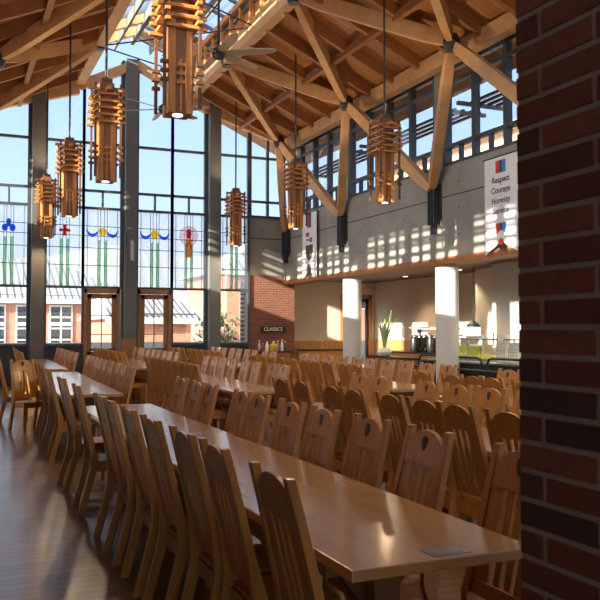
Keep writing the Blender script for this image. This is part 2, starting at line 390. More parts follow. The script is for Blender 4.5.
for i in range(len(GRID)-1):
    if GRID[i+1] < 6: lab = 'high clerestory window band above the servery wall, behind the camera side'
    else: lab = 'high clerestory window band above the concrete wall, ' + pos[min(i, 7)]
    clerestory(1, 6+i, GRID[i]+.2, GRID[i+1]-.2, 'high clerestory bay above the concrete wall, bay ending %s' % ['behind the pillar', 'far behind the pillar', 'beside the pillar', 'over the first round column', 'over the second round column', 'over the third round column', 'at the glass wall', ''][i])
    clerestory(-1, 20+i, GRID[i]+.2, GRID[i+1]-.2, 'high clerestory bay on the sunny aisle side')
for i, y in enumerate(GRID):
    if y in (-8, YF): continue
    for x in (XR+.02, XL-.27): st('column', MB().box(x, x+.25, y-.16, y+.16, ZS, ZE), M['concrete'])
for x0, x1 in ((XR-.02, XR+.3), (XL-.3, XL+.02)):
    st('beam', MB().box(x0, x1, YB, YF+.3, ZE-.02, ZE+.19), M['steel'])

# ------------------------------------------------------------------ roof
def slab(x0, x1, y0, y1, t=.12, off=0):
    a = lambda x, y, d: (x, y, deck_z2(x)+d+off)
    return MB().hexa([a(x0,y0,0),a(x1,y0,0),a(x1,y1,0),a(x0,y1,0)], [a(x0,y0,t),a(x1,y0,t),a(x1,y1,t),a(x0,y1,t)])
def deck_z2(x): return ZE+.2+SL*((XR-x) if x > XC else (x-XL))
st('ceiling', slab(CR, XR+1.0, YB, YF+1.2), M['deck'], label='sloping timber plank roof deck over the servery side', cat='ceiling')
st('ceiling_left', slab(XL-.5, CL, YB, YF+1.2), M['deck'], label='sloping timber plank roof deck over the aisle side', cat='ceiling')
# rafters down the slope
yy = YB+.5; k = 0
while yy < YF-.3:
    if k % 4 != 1 or True:
        for xa, xb in ((CR+.05, XR), (CL-.05, XL)):
            if not (xa < XC and yy > 22.9):
                p = (xa, yy, deck_z(xa)-.14); q = (xb, yy, deck_z(xb)-.14)
                st('beam', MB().beam(p, q, .11, .28), M['rafter'])
    yy += 1.12; k += 1
for xa in (8.15, 1.68):
    st('beam', MB().box(xa-.06, xa+.06, YB, YF, deck_z(xa)-.36, deck_z(xa)-.2), M['rafter'])
for xa in (XR-.2, XL+.2):
    st('beam', MB().box(xa-.12, xa+.12, YB, YF, deck_z(xa)-.42, deck_z(xa)-.10), M['timber'])
ZCH = 8.74
for xa, s in ((CR, 1), (CL, -1)):
    st('beam', MB().box(xa-.13, xa+.13, YB, YF, ZCH-.20, ZCH+.22), M['timber'], label='long timber chord carrying the skylight, %s side' % ('servery' if s > 0 else 'aisle'), cat='beam')
    # curb with coffers
    cb = MB().box(xa+.02*s, xa+.10*s, YB, YF, ZCH+.2, 9.78)
    y = YB
    while y < YF:
        cb.box(xa-.10*s, xa+.03*s, y-.04, y+.04, ZCH+.2, 9.78); y += .75
    cb.box(xa-.12*s, xa+.03*s, YB, YF, 9.64, 9.78)
    st('ceiling_curb', cb, M['curb'])
NY = [0, 4.4, 8.8, 13.2, 17.8, 22.3]
MY = [2.0, 6.55, 11.05, 15.5, 20.0]
# gable rafters of the skylight
ZR = 10.5
for y in NY[1:]+[YF-.1]:
    for xa in (CR, CL):
        st('beam', MB().beam((xa, y, 9.66), (XC, y, ZR-.12), .14, .24), M['timber'])
for s, xa in ((1, CR), (-1, CL)):
    root = thing('window_%d' % (40+(s+1)//2), 'glazed skylight slope on the %s side of the ridge' % ('servery' if s > 0 else 'aisle'), 'skylight', kind='structure')
    g = MB().hexa([(xa,YB,9.78),(XC,YB,ZR),(XC,YB,ZR+.02),(xa,YB,9.80)], [(xa,YF+.5,9.78),(XC,YF+.5,ZR),(XC,YF+.5,ZR+.02),(xa,YF+.5,9.80)])
    g.build('glazing', M['glass'], root)
    f = MB(); y = YB
    while y <= YF+.5:
        f.beam((xa, y, 9.78), (XC-.03*s, y, ZR-.015), .05, .09); y += 1.0
    for q in (0, .35, .68, .985):
        f.box(xa+(XC-xa)*q-.03, xa+(XC-xa)*q+.03, YB, YF+.5, 9.76+(ZR-9.78)*q-.04, 9.40+(ZR-9.78)*q+.04)
    f.build('skylight_bars', M['column'], root)
# far gable rafters against the glass wall
st('beam', MB().hexa([(XR,YF-.22,7.33),(CR,YF-.22,8.30),(CR,YF-.02,8.30),(XR,YF-.02,7.33)], [(XR,YF-.22,deck_z(XR)),(CR,YF-.22,deck_z(CR)),(CR,YF-.02,deck_z(CR)),(XR,YF-.02,deck_z(XR))]), M['timber'])
st('beam', MB().hexa([(CL,YF-.22,8.30),(XL,YF-.22,7.33),(XL,YF-.02,7.33),(CL,YF-.02,8.30)], [(CL,YF-.22,deck_z(CL)),(XL,YF-.22,deck_z(XL)),(XL,YF-.02,deck_z(XL)),(CL,YF-.02,deck_z(CL))]), M['timber'])
for xa in (CR, CL):
    st('beam', MB().beam((xa, YF-.12, 8.55), (XC, YF-.12, 9.36), .2, .26), M['timber'])
# nodes, struts
XN, ZN = 9.0, 7.24
def spindle(p, q, w, h):
    return MB().beam(p, q, w, h, taper=((0,.62),(.04,.78),(.14,.96),(.5,1),(.86,.96),(.96,.78),(1,.62)))
def node(p, label, nm='steel_node'):
    o = MB().lathe([(.02,-.19),(.12,-.18),(.17,-.06),(.17,.06),(.11,.17),(.02,.19)], 14).build(nm, M['steel'], smooth=True, loc=p)
    return tag(o, label, 'steel joint', None, 'structure')
def cut(p, q, a=.12, b=.12):
    p, q = Vector(p), Vector(q); d = (q-p).normalized(); return p+d*a, q-d*b
for side in (1, -1):
    xn = XN if side > 0 else 2*XC-XN
    xm = CR if side > 0 else CL
    for i, y in enumerate(NY):
        node((xn, y, ZN), 'steel joint')
        for my in MY:
            if abs(my-y) < 2.6:
                p, q = cut((xn, y, ZN+.02), (xm, my, ZCH-.06))
                tag(spindle(p, q, .17, .31).build('beam', M['timber']), None, None, None, 'structure')
    for my in MY: node((xm, my, ZCH-.06), 'steel joint')
BY = [1.25, 5.75, 10.25, 14.80, 19.28]
wn = {10.25: 'nearest the brick pillar', 14.80: 'in the middle of the concrete wall', 19.28: 'farthest along the concrete wall'}
def bracket(x, y, side, lab, zb=3.85):
    o = MB()
    for d in (-.09, .09): o.box(x-.02*side if side > 0 else x, x+.02 if side < 0 else x+.0, y+d-.02, y+d+.02, zb, 4.72)
    xa, xb = (XR-.16, XR) if side > 0 else (XL, XL+.16)
    o = MB().box(xa, xb, y-.13, y-.09, zb, 4.62).box(xa, xb, y+.09, y+.13, zb, 4.62).box(xa, xb, y-.02, y+.02, zb-.2, 4.62).box(xb-.03 if side > 0 else xa, xb if side > 0 else xa+.03, y-.2, y+.2, zb+.1, 4.72)
    return tag(o.build('wall_bracket', M['steel']), 'black steel strut bracket on the wall, '+lab, 'bracket', 'strut brackets on the concrete wall')
for side in (1, -1):
    xn = XN if side > 0 else 2*XC-XN
    xb = XR-.12 if side > 0 else XL+.12
    for i, y in enumerate(BY+[23.2]):
        if side < 0: continue
        lab = wn.get(y, 'in the far corner' if y > 23 else None)
        if lab: bracket(xb, y, side, lab)
        n0 = NY[i]
        for j in (i, i+1):
            if j >= len(NY): continue
            p, q = cut((xb, y, 4.62), (xn, NY[j], ZN), .05, .13)
            o = spindle(p, q, .20, .25).build('timber_strut', M['timber'])
            if lab: tag(o, ('near-upright timber strut rising from the bracket ' if j == i else 'long slanting timber strut from the bracket ')+lab, 'strut', 'timber struts along the concrete wall')
            else: o['kind'] = 'structure'
# tension rods in the skylight
for my, y2 in ((20.0, 22.35), (20.0, 17.9), (15.5, 17.9)):
    for xa, xb in ((CL, CR), (CR, CL)):
        if xa == CL: tag(MB().tube([(xa, my, ZCH-.15), (xb, y2, ZCH+.1)], .02).build('beam', M['steel']), None, None, None, 'structure')

# ------------------------------------------------------------------ servery beyond the opening
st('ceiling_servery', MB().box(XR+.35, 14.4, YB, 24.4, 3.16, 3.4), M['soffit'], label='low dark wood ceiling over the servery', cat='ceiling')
YE, XB = 24.0, 13.2
st('wall_servery_end', MB().box(XR+.35, 11.9, YE, YE+.25, 1.22, 3.16).box(13.1, XB, YE, YE+.25, 0, 3.16).box(11.9, 13.1, YE, YE+.25, 2.75, 3.16), M['cream'], label='cream end wall of the servery catching a sun patch', cat='wall')
st('wall_servery_panel', MB().box(XR+.35, 11.9, YE-.03, YE+.25, 0, 1.22), M['orange'])
st('wall_servery_back', MB().box(XB, XB+.25, 17.4, YE+.25, 1.25, 3.16), M['cream'], label='cream back wall of the servery', cat='wall')
st('wall_servery_back_panel', MB().box(XB-.03, XB+.25, 17.4, YE, 0, 1.25), M['orange'])
st('wall_servery_pier', MB().box(12.55, 14.4, 15.9, 17.4, 0, 3.16), M['cream'])
st('wall_servery_side', MB().box(11.95, 14.4, YB, 15.9, 0, 3.16), M['grey'])
w = thing('door_3', 'glazed wood door in the servery end wall', 'door', (12.5, YE+.1, 0), kind='structure')
MB().box(-.6,-.48,-.1,.1,0,2.75).box(.48,.6,-.1,.1,0,2.75).box(-.6,.6,-.1,.1,2.62,2.75).build('door_frame', M['orange'], w)
l = MB().box(-.48,-.38,-.03,.03,0,2.62).box(.38,.48,-.03,.03,0,2.62).box(-.48,.48,-.03,.03,2.5,2.62).box(-.48,.48,-.03,.03,0,.25).box(-.03,.03,-.03,.03,.25,2.5).build('door_leaf', M['frame'], w)
MB().box(-.38,.38,-.004,.004,.25,2.5).build('door_glass', M['glass'], l)
for i, y in enumerate((19.25, 14.75, 10.25, 5.75, 1.25)):
    o = st('column', MB().lathe([(.25,0),(.25,2.93)], 32), M['white'], smooth=True, loc=(9.9, y, 0), label=['white round column nearest the glass wall', 'white round column in the middle of the servery opening', 'round column', 'round column', 'round column'][i], cat='column')
for y in (23.45, 19.25, 14.75, 10.25, 5.75):
    st('column', MB().lathe([(.25,0),(.25,2.93)], 24), M['white'], smooth=True, loc=(-.06, y, 0))

# left aisle (unseen; its wall is closed at the near end to block the sun)
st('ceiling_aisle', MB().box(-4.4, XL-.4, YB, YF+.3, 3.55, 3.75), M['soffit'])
st('wall_aisle', MB().box(-4.2, -3.9, YB, YF+.3, 0, .9).box(-4.2, -3.9, YB, YF+.3, 2.6, 3.55).box(-4.2, -3.9, YB, 13.0, .9, 2.6).box(-4.2, -3.9, 15.5, 17.5, .9, 2.6).box(-4.2, -3.9, 20, YF+.3, .9, 2.6), M['brick'])
w = thing('window_50', 'aisle windows on the sunny side', 'window', kind='structure')
MB().box(-4.06, -4.05, 13.0, 20.0, .9, 2.6).build('glazing', M['glass'], w)
fr = MB()
for a, b_ in ((13.0, 15.5), (17.5, 20.0)):
    for k in range(5): fr.box(-4.1, -4.0, a+(b_-a)*k/4-.04, a+(b_-a)*k/4+.04, .9, 2.6)
    for z in (.93, 1.75, 2.57): fr.box(-4.1, -4.0, a, b_, z-.03, z+.03)
fr.build('window_frame', M['frame'], w)
st('wall_aisle_end', MB().box(-4.2, -.25, YF, YF+.3, 0, 3.6), M['brick'])
# back wall behind the camera: glazed like the far wall
st('wall_back', MB().box(-4.2, 14.4, YB-.3, YB, 0, 1.1).box(9.0, 14.4, YB-.3, YB, 0, 3.4), M['brick'])
w = thing('window_51', 'glazed wall at the other end of the hall', 'window', kind='structure')
fr = MB()
for i in range(11): fr.box(.15+i*.95-.04, .15+i*.95+.04, YB-.1, YB, 1.1, 9)
for z in (2.79, 5.07, 6.95): fr.box(.15, 9.7, YB-.1, YB, z-.04, z+.04)
fr.build('window_frame', M['frame'], w)
MB().box(-.25, 10, YB-.06, YB-.05, 1.1, 9.6).build('glazing', M['glass'], w)

# ------------------------------------------------------------------ brick pillar by the camera
PX, PY1, PY0, PH = 1.36, 1.70, .35, 4.2
pil = st('pillar', MB().box(PX+.004, PX+.80, PY0, PY1-.004, 0, PH), M['mortar'], label='dark red brick pillar with tan mortar beside the near table end', cat='pillar')
bk = MB(); ch = .0735; m_ = .0135; Lb = .28; hb = .0925
r_ = 0; z = -.012
while z < PH:
    z0, z1 = max(z+m_/2, 0.0), z+ch-m_/2
    # long faces (x = PX): bricks run along y from the far corner
    y = PY1
    first = hb if r_ % 2 == 0 else Lb
    while y > PY0+.02:
        y2 = max(y-first, PY0); bk.box(PX, PX+.10, y2+m_/2, y-(m_/2 if y < PY1 else 0), z0, z1); y = y2; first = Lb
    x = PX+.10+m_
    first = Lb if r_ % 2 == 0 else hb
    while x < PX+.78:
        x2 = min(x+first, PX+.80); bk.box(x, x2-m_, PY1-.10, PY1, z0, z1); bk.box(x, x2-m_, PY0-.004, PY0+.09, z0, z1); x = x2; first = Lb
    y = PY1-.10-m_; first = hb if r_ % 2 else Lb
    while y > PY0+.12:
        y2 = max(y-first, PY0+.09); bk.box(PX+.704, PX+.804, y2+m_, y, z0, z1); y = y2; first = Lb
    z += ch; r_ += 1
bk.build('bricks', M['pbrick'], pil, bevel=.003)

# ------------------------------------------------------------------ chairs
def back_x(z): return -.20-.2424*(z-.45)
CHAIR_PARTS = []
def make_chair():
    t = thing('dining_chair', 'x', 'chair')
    prof = [(-.335,0),(-.30,.13),(-.255,.30),(-.222,.42),(-.222,.50),(-.255,.66),(-.305,.88),(-.362,1.11)]
    for s in (-1, 1):
        rings = []
        for i, (x, z) in enumerate(prof):
            y = s*(.205 if z < .5 else .205-.027*(z-.5)/.61)
            d = .034 if .3 < z < .55 else .018 if z > .55 else .027
            rings.append([(x-d,y-.021,z),(x+d,y-.021,z),(x+d,y+.021,z),(x-d,y+.021,z)])
        MB().loft(rings).build('rear_leg', M['chair'], t, bevel=.004)
        MB().loft([[(.105+x,s*.195+y,z) for x, y in ((-.02*k,-.02*k),(.02*k,-.02*k),(.02*k,.02*k),(-.02*k,.02*k))] for z, k in ((0,.85),(.43,1.1))]).build('front_leg', M['chair'], t, bevel=.003)
    f = lambda w: (lambda y, z: Vector((back_x(z)+w, y, z)))
    # crest rail: arched between the posts
    arc = [(.166,1.042),(.152,1.044),(.139,1.053),(.122,1.068),(.097,1.082),(.065,1.093),(.033,1.099),(0,1.101)]
    pts = [(-.168,.935),(.168,.935)]+arc+[(-a, b) for a, b in reversed(arc[:-1])]
    cr = MB().prism(pts, f(-.010), f(.013)).build('crest_rail', M['chair'], t, bevel=.003)
    sh = [(-.028,1.072),(0,1.080),(.028,1.072),(.029,1.045),(.025,1.022),(.014,1.003),(0,.993),(-.014,1.003),(-.025,1.022),(-.029,1.045)]
    MB().prism([(a*.85, 1.038+(b-1.038)*.85) for a, b in sh], f(.0125), f(.0155)).build('shield_emblem', M['emblem'], cr)
    for y0, w in ((-.166,.084), (-.052,.036), (.016,.036), (.082,.084)):
        MB().prism([(y0*1.06,.55),((y0+w)*1.06,.55),(y0+w,.94),(y0,.94)], f(-.013), f(.010) if w > .05 else f(.003)).build('slat', M['chair'], t)
    MB().prism([(-.19,.50),(.19,.50),(.188,.56),(-.188,.56)], f(-.012), f(.012)).build('lower_rail', M['chair'], t, bevel=.003)
    pts = [(-.215,-.205),(.135,-.225),(.15,-.19),(.15,.19),(.135,.225),(-.215,.205)]
    MB().prism(pts, lambda x, y: Vector((x,y,.432)), lambda x, y: Vector((x,y,.458))).build('seat', M['chair'], t, bevel=.008)
    MB().box(-.20,.095,-.205,-.185,.365,.431).box(-.20,.095,.185,.205,.365,.431).box(.095,.115,-.19,.19,.365,.431).box(-.225,-.205,-.19,.19,.35,.431).build('apron', M['chair'], t)
    return t
proto = make_chair(); used = [False]
def chair(x, y, rz, label, group):
    if not used[0]:
        used[0] = True; proto.location = (x,y,0); proto.rotation_euler = (0,0,rz); proto['label'] = label; proto['group'] = group; return proto
    return dup(proto, (x,y,0), rz, label, group)
def row(xtop, ys, side, where, group, rz0=0, shear=0, y0=0):
    """side -1: chairs on the aisle side facing +X; side +1: on the servery side facing -X. xtop = where the back's top stands"""
    for i, y in enumerate(sorted(ys)):
        x = xtop + .362*(1 if side < 0 else -1) + shear*(y-y0) + random.uniform(-.015,.015)
        rz = (0 if side < 0 else pi) - math.atan(shear) + rz0 + random.uniform(-.035,.035)
        chair(x, y, rz, 'oak slat-back chair, %s in view from the near end, %s' % (ORD[i+1], where), group)
def rng(a, b, step, jit=.06): 
    out = []; y = a
    while y <= b: out.append(y+random.uniform(-jit,jit)); y += step
    return out
G = 'chairs along the %s side of the %s'
SH = .036
# aisle-side table run
row(1.04, [2.63,3.33,3.84,4.45,5.06,5.72,6.17,7.33,8.5], -1, 'aisle side of front aisle table', G % ('aisle','front aisle table'))
row(2.17, [2.67,3.42,4.0,4.57,5.09,5.72,6.13,6.99,7.34,7.98], 1, 'servery side of front aisle table', G % ('servery','front aisle table'))
row(1.10, [10.2,11.3,12.0,12.7], -1, 'aisle side of middle aisle table', G % ('aisle','middle aisle table'), shear=SH, y0=10)
chair(1.22, 13.4, -1.15, 'oak slat-back chair turned toward the camera at far end of middle aisle table', G % ('aisle','middle aisle table'))
chair(1.12, 14.62, -.12, 'oak slat-back chair pulled back into the aisle by the middle aisle table', G % ('aisle','middle aisle table'))
row(2.20, [10.65,11.25,11.85,12.4,13.0,13.6,14.2,14.8,15.4], 1, 'servery side of middle aisle table', G % ('servery','middle aisle table'), shear=SH, y0=10)
row(1.34, [17.2,18.0,18.9,19.8,20.9,22.6], -1, 'aisle side of far aisle table', G % ('aisle','far aisle table'), shear=SH, y0=17)
row(2.44, [17.3,18.0,18.7,19.4,20.2,21.0,21.8], 1, 'servery side of far aisle table', G % ('servery','far aisle table'), shear=SH, y0=17)
# middle table run
row(3.06, [3.45,3.96,4.46,4.87,5.36,5.93,6.36,7.05,7.5], -1, 'aisle side of front middle-row table', G % ('aisle','front middle-row table'))
row(4.19, [5.05,5.6,6.06,6.57,7.49,7.92], 1, 'servery side of front middle-row table', G % ('servery','front middle-row table'))
row(3.12, rng(10.9,14.9,.46), -1, 'aisle side of centre middle-row table', G % ('aisle','centre middle-row table'), shear=SH, y0=10)
row(4.25, [10.3,10.75,11.5,12.1,12.7,13.3,13.9,14.5], 1, 'servery side of centre middle-row table', G % ('servery','centre middle-row table'), shear=SH, y0=10)
row(3.36, rng(17.2,22.0,.55), -1, 'aisle side of far middle-row table', G % ('aisle','far middle-row table'), shear=SH, y0=17)
row(4.50, rng(17.0,22.0,.62), 1, 'servery side of far middle-row table', G % ('servery','far middle-row table'), shear=SH, y0=17)
# servery-side table run
row(5.08, [6.25,6.8,7.15,7.5,8.1], -1, 'aisle side of front servery-row table', G % ('aisle','front servery-row table'))
row(6.30, [7.55,8.05], 1, 'servery side of front servery-row table', G % ('servery','front servery-row table'))
row(5.18, rng(9.9,14.6,.52), -1, 'aisle side of centre servery-row table', G % ('aisle','centre servery-row table'), shear=SH, y0=10)
row(6.42, rng(9.5,14.9,.60), 1, 'servery side of centre servery-row table', G % ('servery','centre servery-row table'), shear=SH, y0=10)
row(5.42, rng(16.9,22.0,.58), -1, 'aisle side of far servery-row table', G % ('aisle','far servery-row table'), shear=SH, y0=17)
row(6.60, rng(16.6,22.0,.64), 1, 'servery side of far servery-row table', G % ('servery','far servery-row table'), shear=SH, y0=17)

# ------------------------------------------------------------------ tables
def table(x, ya, yb, label, shear=0, plate=False):
    yc = (ya+yb)/2; ln = (yb-ya)/2; w = .379; zt = .80
    t = thing('dining_table', label, 'table', (x, yc, 0), -math.atan(shear), 'long dining tables')
    top = MB().box(-w, w, -ln, ln, zt-.042, zt).build('tabletop', M['table'], t, bevel=.006)
    MB().box(-w+.07, -w+.10, -ln+.35, ln-.35, zt-.13, zt-.043).box(w-.10, w-.07, -ln+.35, ln-.35, zt-.13, zt-.043).box(-w+.1, w-.1, -ln+.35, -ln+.38, zt-.13, zt-.043).box(-w+.1, w-.1, ln-.38, ln-.35, zt-.13, zt-.043).build('apron', M['tleg'], t)
    for y in ((-ln+.55, ln-.55) if ln < 2.2 else (-ln+.55, 0, ln-.55)):
        p = MB()
        p.box(-.26, .26, y-.05, y+.05, zt-.13, zt-.043).box(-.06, .06, y-.12, y+.12, .08, zt-.12).box(-.07, .07, y-.30, y+.30, .0, .08)
        p.hexa([(-.20,y-.03,zt-.13),(.20,y-.03,zt-.13),(.20,y+.03,zt-.13),(-.20,y+.03,zt-.13)], [(-.08,y-.03,zt-.30),(.08,y-.03,zt-.30),(.08,y+.03,zt-.30),(-.08,y+.03,zt-.30)])
        p.build('pedestal', M['tleg'], t, bevel=.004)
    if plate:
        pl = MB().box(-.04, .115, -ln+.03, -ln+.12, zt+.0005, zt+.003).build('socket_plate', M['chrome'], t); pl['label'] = 'brushed steel socket plate set in the tabletop'
        MB().box(-.02, .095, -ln+.043, -ln+.107, zt+.003, zt+.0042).build('socket_lid', M['chrome'], pl)
    return t
table(1.61, 2.40, 6.06, 'long glossy maple dining table with a steel socket plate, nearest the brick pillar', plate=True)
table(1.61, 6.07, 8.60, 'glossy maple dining table butted to the far end of the nearest one')
table(1.61+.1, 10.1, 15.6, 'glossy maple table second from the camera beside the open aisle', SH)
table(1.85+.08, 16.8, 22.3, 'glossy maple table beside the aisle, closest to the glass wall', SH)
table(3.63, 2.6, 8.0, 'maple table of the middle row, hidden between the nearest chair backs')
table(3.80, 9.7, 15.2, 'maple table of the middle row with a sunlit near end', SH)
table(4.02, 16.4, 22.3, 'maple table of the middle row closest to the glass wall', SH)
table(5.70, 2.6, 8.3, 'maple table of the servery row closest to the brick pillar')
table(5.90, 9.3, 15.1, 'maple table of the servery row opposite the middle round column', SH)
table(6.10, 16.3, 22.2, 'maple table of the servery row in front of the brick end wall', SH)

# ------------------------------------------------------------------ pendant lamps
def make_pendant():
    t = thing('pendant_lamp', 'x', 'lamp')
    H = 1.66
    def four(mb, x0, x1, y0, y1, z0, z1):
        for a in range(4):
            c, s_ = cos(a*pi/2), sin(a*pi/2)
            p = [(x*c-y*s_, x*s_+y*c) for x, y in ((x0,y0),(x1,y0),(x1,y1),(x0,y1))]
            mb.hexa([(x,y,z0) for x, y in p], [(x,y,z1) for x, y in p])
    core = MB()
    four(core, .125,.145,-.13,-.062,0,1.12); four(core, .125,.145,.062,.13,0,1.12)
    MB().box(-.125,.125,-.125,.125,.012,.03).build('bottom_plate', M['lampmid'], t); core.build('edge_board', M['lampwood'], t, bevel=.003)
    core = MB(); four(core, .115,.13,-.058,.058,.05,1.12); four(core, .10,.115,-.115,.115,1.1,H-.02); four(core, .118,.135,-.062,.062,.0,.05)
    core.build('face_panel', M['lampmid'], t, bevel=.002)
    stick = MB(); four(stick, .131,.152,-.014,.014,.02,.62)
    for z in (.33, .43, .53): four(stick, .131,.172,-.05,.05,z,z+.04)
    stick.build('notched_stick', M['lampwood'], t)
    fins = MB()
    for i in range(5):
        z = .96+.115*i; l = .29-.006*i; o = .185
        for s in (-1, 1):
            fins.box(-l, l, s*o-.03, s*o+.03, z, z+.040); fins.box(s*o-.03, s*o+.03, -l, l, z+.042, z+.080)
    fins.box(-.30,.30,-.03,.03,H-.12,H-.06); fins.box(-.03,.03,-.30,.30,H-.18,H-.12)
    fins.build('stacked_slats', M['lampwood'], t, bevel=.003)
    rods = MB()
    for sx in (-1, 1):
        for sy in (-1, 1):
            rods.box(sx*.205-.017, sx*.205+.017, sy*.205-.017, sy*.205+.017, .05, 1.60)
            for z in (.33,.43,.53): rods.box(sx*.205-.045, sx*.205+.045, sy*.205-.03, sy*.205+.03, z, z+.035)
    rods.build('corner_rod', M['lampdark'], t)
    MB().box(-.09,.09,-.09,.09,H-.06,H+.06).build('cap', M['lampdark'], t)
    MB().tube([(0,0,H),(0,0,4.4)], .022, 10).build('stem', M['steel'], t)
    MB().lathe([(.02,.30),(.05,.33),(.055,.60),(.03,.66)], 12).build('bulb', M['bulb'], t, smooth=True)
    MB().lathe([(.06,.002),(.06,.0115)], 14).build('lens', M['down'], t)
    return t
pen = make_pendant(); first = True
PZ = 4.04
plabs = {(2.36,8.95): 'wooden slat pendant lamp hanging closest, cut by the top of the frame', (2.34,13.5): 'wooden slat pendant lamp second in the aisle-side line',
 (2.34,18.0): 'wooden slat pendant lamp third in the aisle-side line', (2.34,22.5): 'wooden slat pendant lamp last in the aisle-side line, by the glass wall',
 (7.71,13.6): 'wooden slat pendant lamp in front of the concrete wall beside middle bracket', (7.71,18.0): 'wooden slat pendant lamp beside the striped banner', (7.71,22.5): 'wooden slat pendant lamp hanging before the narrow glass bay'}
for (x, y), lab in plabs.items():
    if first: pen.location = (x,y,PZ); pen['label'] = lab; pen['group'] = 'wooden pendant lamps'; first = False
    else: dup(pen, (x,y,PZ), 0, lab, 'wooden pendant lamps')
for x, y in list(plabs)+[(7.71,8.9),(2.34,4.4),(7.71,4.4)]:
    l = bpy.data.lights.new('pendant_light', 'SPOT'); l.spot_size = R(160); l.spot_blend = .4; l.energy = 62; l.color = (1,.70,.40); l.shadow_soft_size = .08; l.specular_factor = .04
    o = bpy.data.objects.new('pendant_light', l); C.objects.link(o); o.location = (x,y,PZ-.03)

for x, y in list(plabs)+[(7.71,8.9),(2.34,4.4),(7.71,4.4)]:  # bodiless fill spots added above the pendants to brighten the roof deck
    l = bpy.data.lights.new('deck_fill_light', 'SPOT'); l.energy = 48; l.color = (1,.72,.42); l.shadow_soft_size = .08; l.specular_factor = .1; l.spot_size = R(150); l.spot_blend = .5
    o = bpy.data.objects.new('deck_fill_light', l); C.objects.link(o); o.location = (x+.14,y,PZ+1.74); o.rotation_euler = (pi,0,0)
# ceiling fans
def fan(y, label):
    t = thing('ceiling_fan', label, 'fan', (XC+.05, y, 7.25), .5, 'ceiling fans')
    MB().tube([(0,0,.1),(0,0,2.75)], .025).build('rod', M['steel'], t)
    MB().lathe([(.03,-.14),(.11,-.12),(.14,-.03),(.13,.06),(.06,.12),(.03,.14)], 18).build('hub', M['steel'], t, smooth=True)
    for k in range(6):
        a = k*pi/3
        pts = [(.12,.05),(.35,.10),(.75,.11),(1.1,.075),(1.2,.02),(1.2,-.02),(1.1,-.05),(.75,-.075),(.35,-.075),(.12,-.05)]
        f = lambda d: (lambda x, y_: Vector((x*cos(a)-y_*sin(a), x*sin(a)+y_*cos(a), .0+d-y_*.35)))
        MB().prism(pts, f(-.01), f(.01)).build('blade', M['fan'], t)
fan(15.6, 'wooden six-blade ceiling fan closest, under the skylight')
fan(20.2, 'wooden six-blade ceiling fan farther off, half behind the largest pendant')

# ------------------------------------------------------------------ banners
def text(body, size, par, loc, m, name='lettering', sx=1):
    cu = bpy.data.curves.new(name, 'FONT'); cu.body = body; cu.size = size; cu.align_x = 'CENTER'; cu.align_y = 'CENTER'; cu.extrude = .001; cu.offset = .002
    cu.materials.append(m)
    o = bpy.data.objects.new(name, cu); C.objects.link(o); o.parent = par; o.location = loc; o.rotation_euler = (R(90),0,0); o.scale = (sx,1,1)
    bpy.context.view_layer.update()
    me = bpy.data.meshes.new_from_object(o); bpy.data.objects.remove(o)
    me.transform(Matrix.Rotation(R(90), 4, 'X'))
    o = bpy.data.objects.new(name, me); C.objects.link(o); o.parent = par; o.location = loc
    return o
def banner(y, z0, z1, label, w=.5):
    # local: x across (towards viewer's right), z up, y into the wall
    t = thing('wall_banner', label, 'banner', (XR-.10, y, 0), R(-90), 'swallowtail banners')
    pts = [(-w,z1),(-w,z0),(0,z0+.24),(w,z0),(w,z1)]
    MB().prism(pts, lambda a, b: Vector((a,0,b)), lambda a, b: Vector((a,.006,b))).build('cloth', M['banner'], t)
    MB().tube([(-w-.02,.0,z1),(w+.02,.0,z1)], .014).build('hanging_rod', M['steel'], t)
    MB().box(-w+.1,-w+.13,.0,.1,z1-.015,z1+.015).box(w-.13,w-.1,.0,.1,z1-.015,z1+.015).build('rod_hook', M['steel'], t)
    return t
def flat(par, name, m, pts):
    return MB().prism(pts, lambda a, b: Vector((a,-.005,b)), lambda a, b: Vector((a,-.0005,b))).build(name, m, par)
b = banner(12.45, 3.03, 4.90, 'white swallowtail banner with four printed words beside the brick pillar')
flat(b, 'red_square', M['red'], [(-.15,4.58),(-.03,4.58),(-.03,4.82),(-.15,4.82)])
flat(b, 'navy_square', M['navy'], [(-.03,4.58),(.04,4.58),(.04,4.82),(-.03,4.82)])
flat(b, 'blue_square', M['blue'], [(.04,4.58),(.15,4.58),(.15,4.82),(.04,4.82)])
for i, wd in enumerate(('Respect','Courage','Honesty','Service')):
    text(wd, .165, b, (0,-.004,4.45-.20*i), M['ink'])
    if i < 3: flat(b, 'dash', M['ink'], [(-.02,4.345-.20*i),(.02,4.345-.20*i),(.02,4.352-.20*i),(-.02,4.352-.20*i)])
flat(b, 'red_ribbon', M['red'], [(-.15,3.62),(-.15,3.40),(-.09,3.44),(-.03,3.48),(-.03,3.62)])
flat(b, 'navy_ribbon', M['navy'], [(-.03,3.62),(-.03,3.48),(.03,3.48),(.04,3.62)])
flat(b, 'blue_ribbon', M['blue'], [(.03,3.62),(.03,3.48),(.09,3.44),(.15,3.40),(.15,3.62)])
flat(b, 'crest_shield', M['ink'], [(-.07,3.20),(-.05,3.13),(0,3.09),(.05,3.13),(.07,3.20)])
flat(b, 'crest_top', M['red'], [(-.07,3.20),(.07,3.20),(.07,3.30),(.0,3.33),(-.07,3.30)])
b = banner(21.35, 3.08, 5.0, 'white swallowtail banner with red and navy stripes, brown shield, farther along the wall')
flat(b, 'red_stripe', M['red'], [(-.13,4.55),(-.02,4.55),(-.02,4.98),(-.13,4.98)])
flat(b, 'navy_stripe', M['navy'], [(-.02,4.55),(.13,4.55),(.13,4.98),(-.02,4.98)])
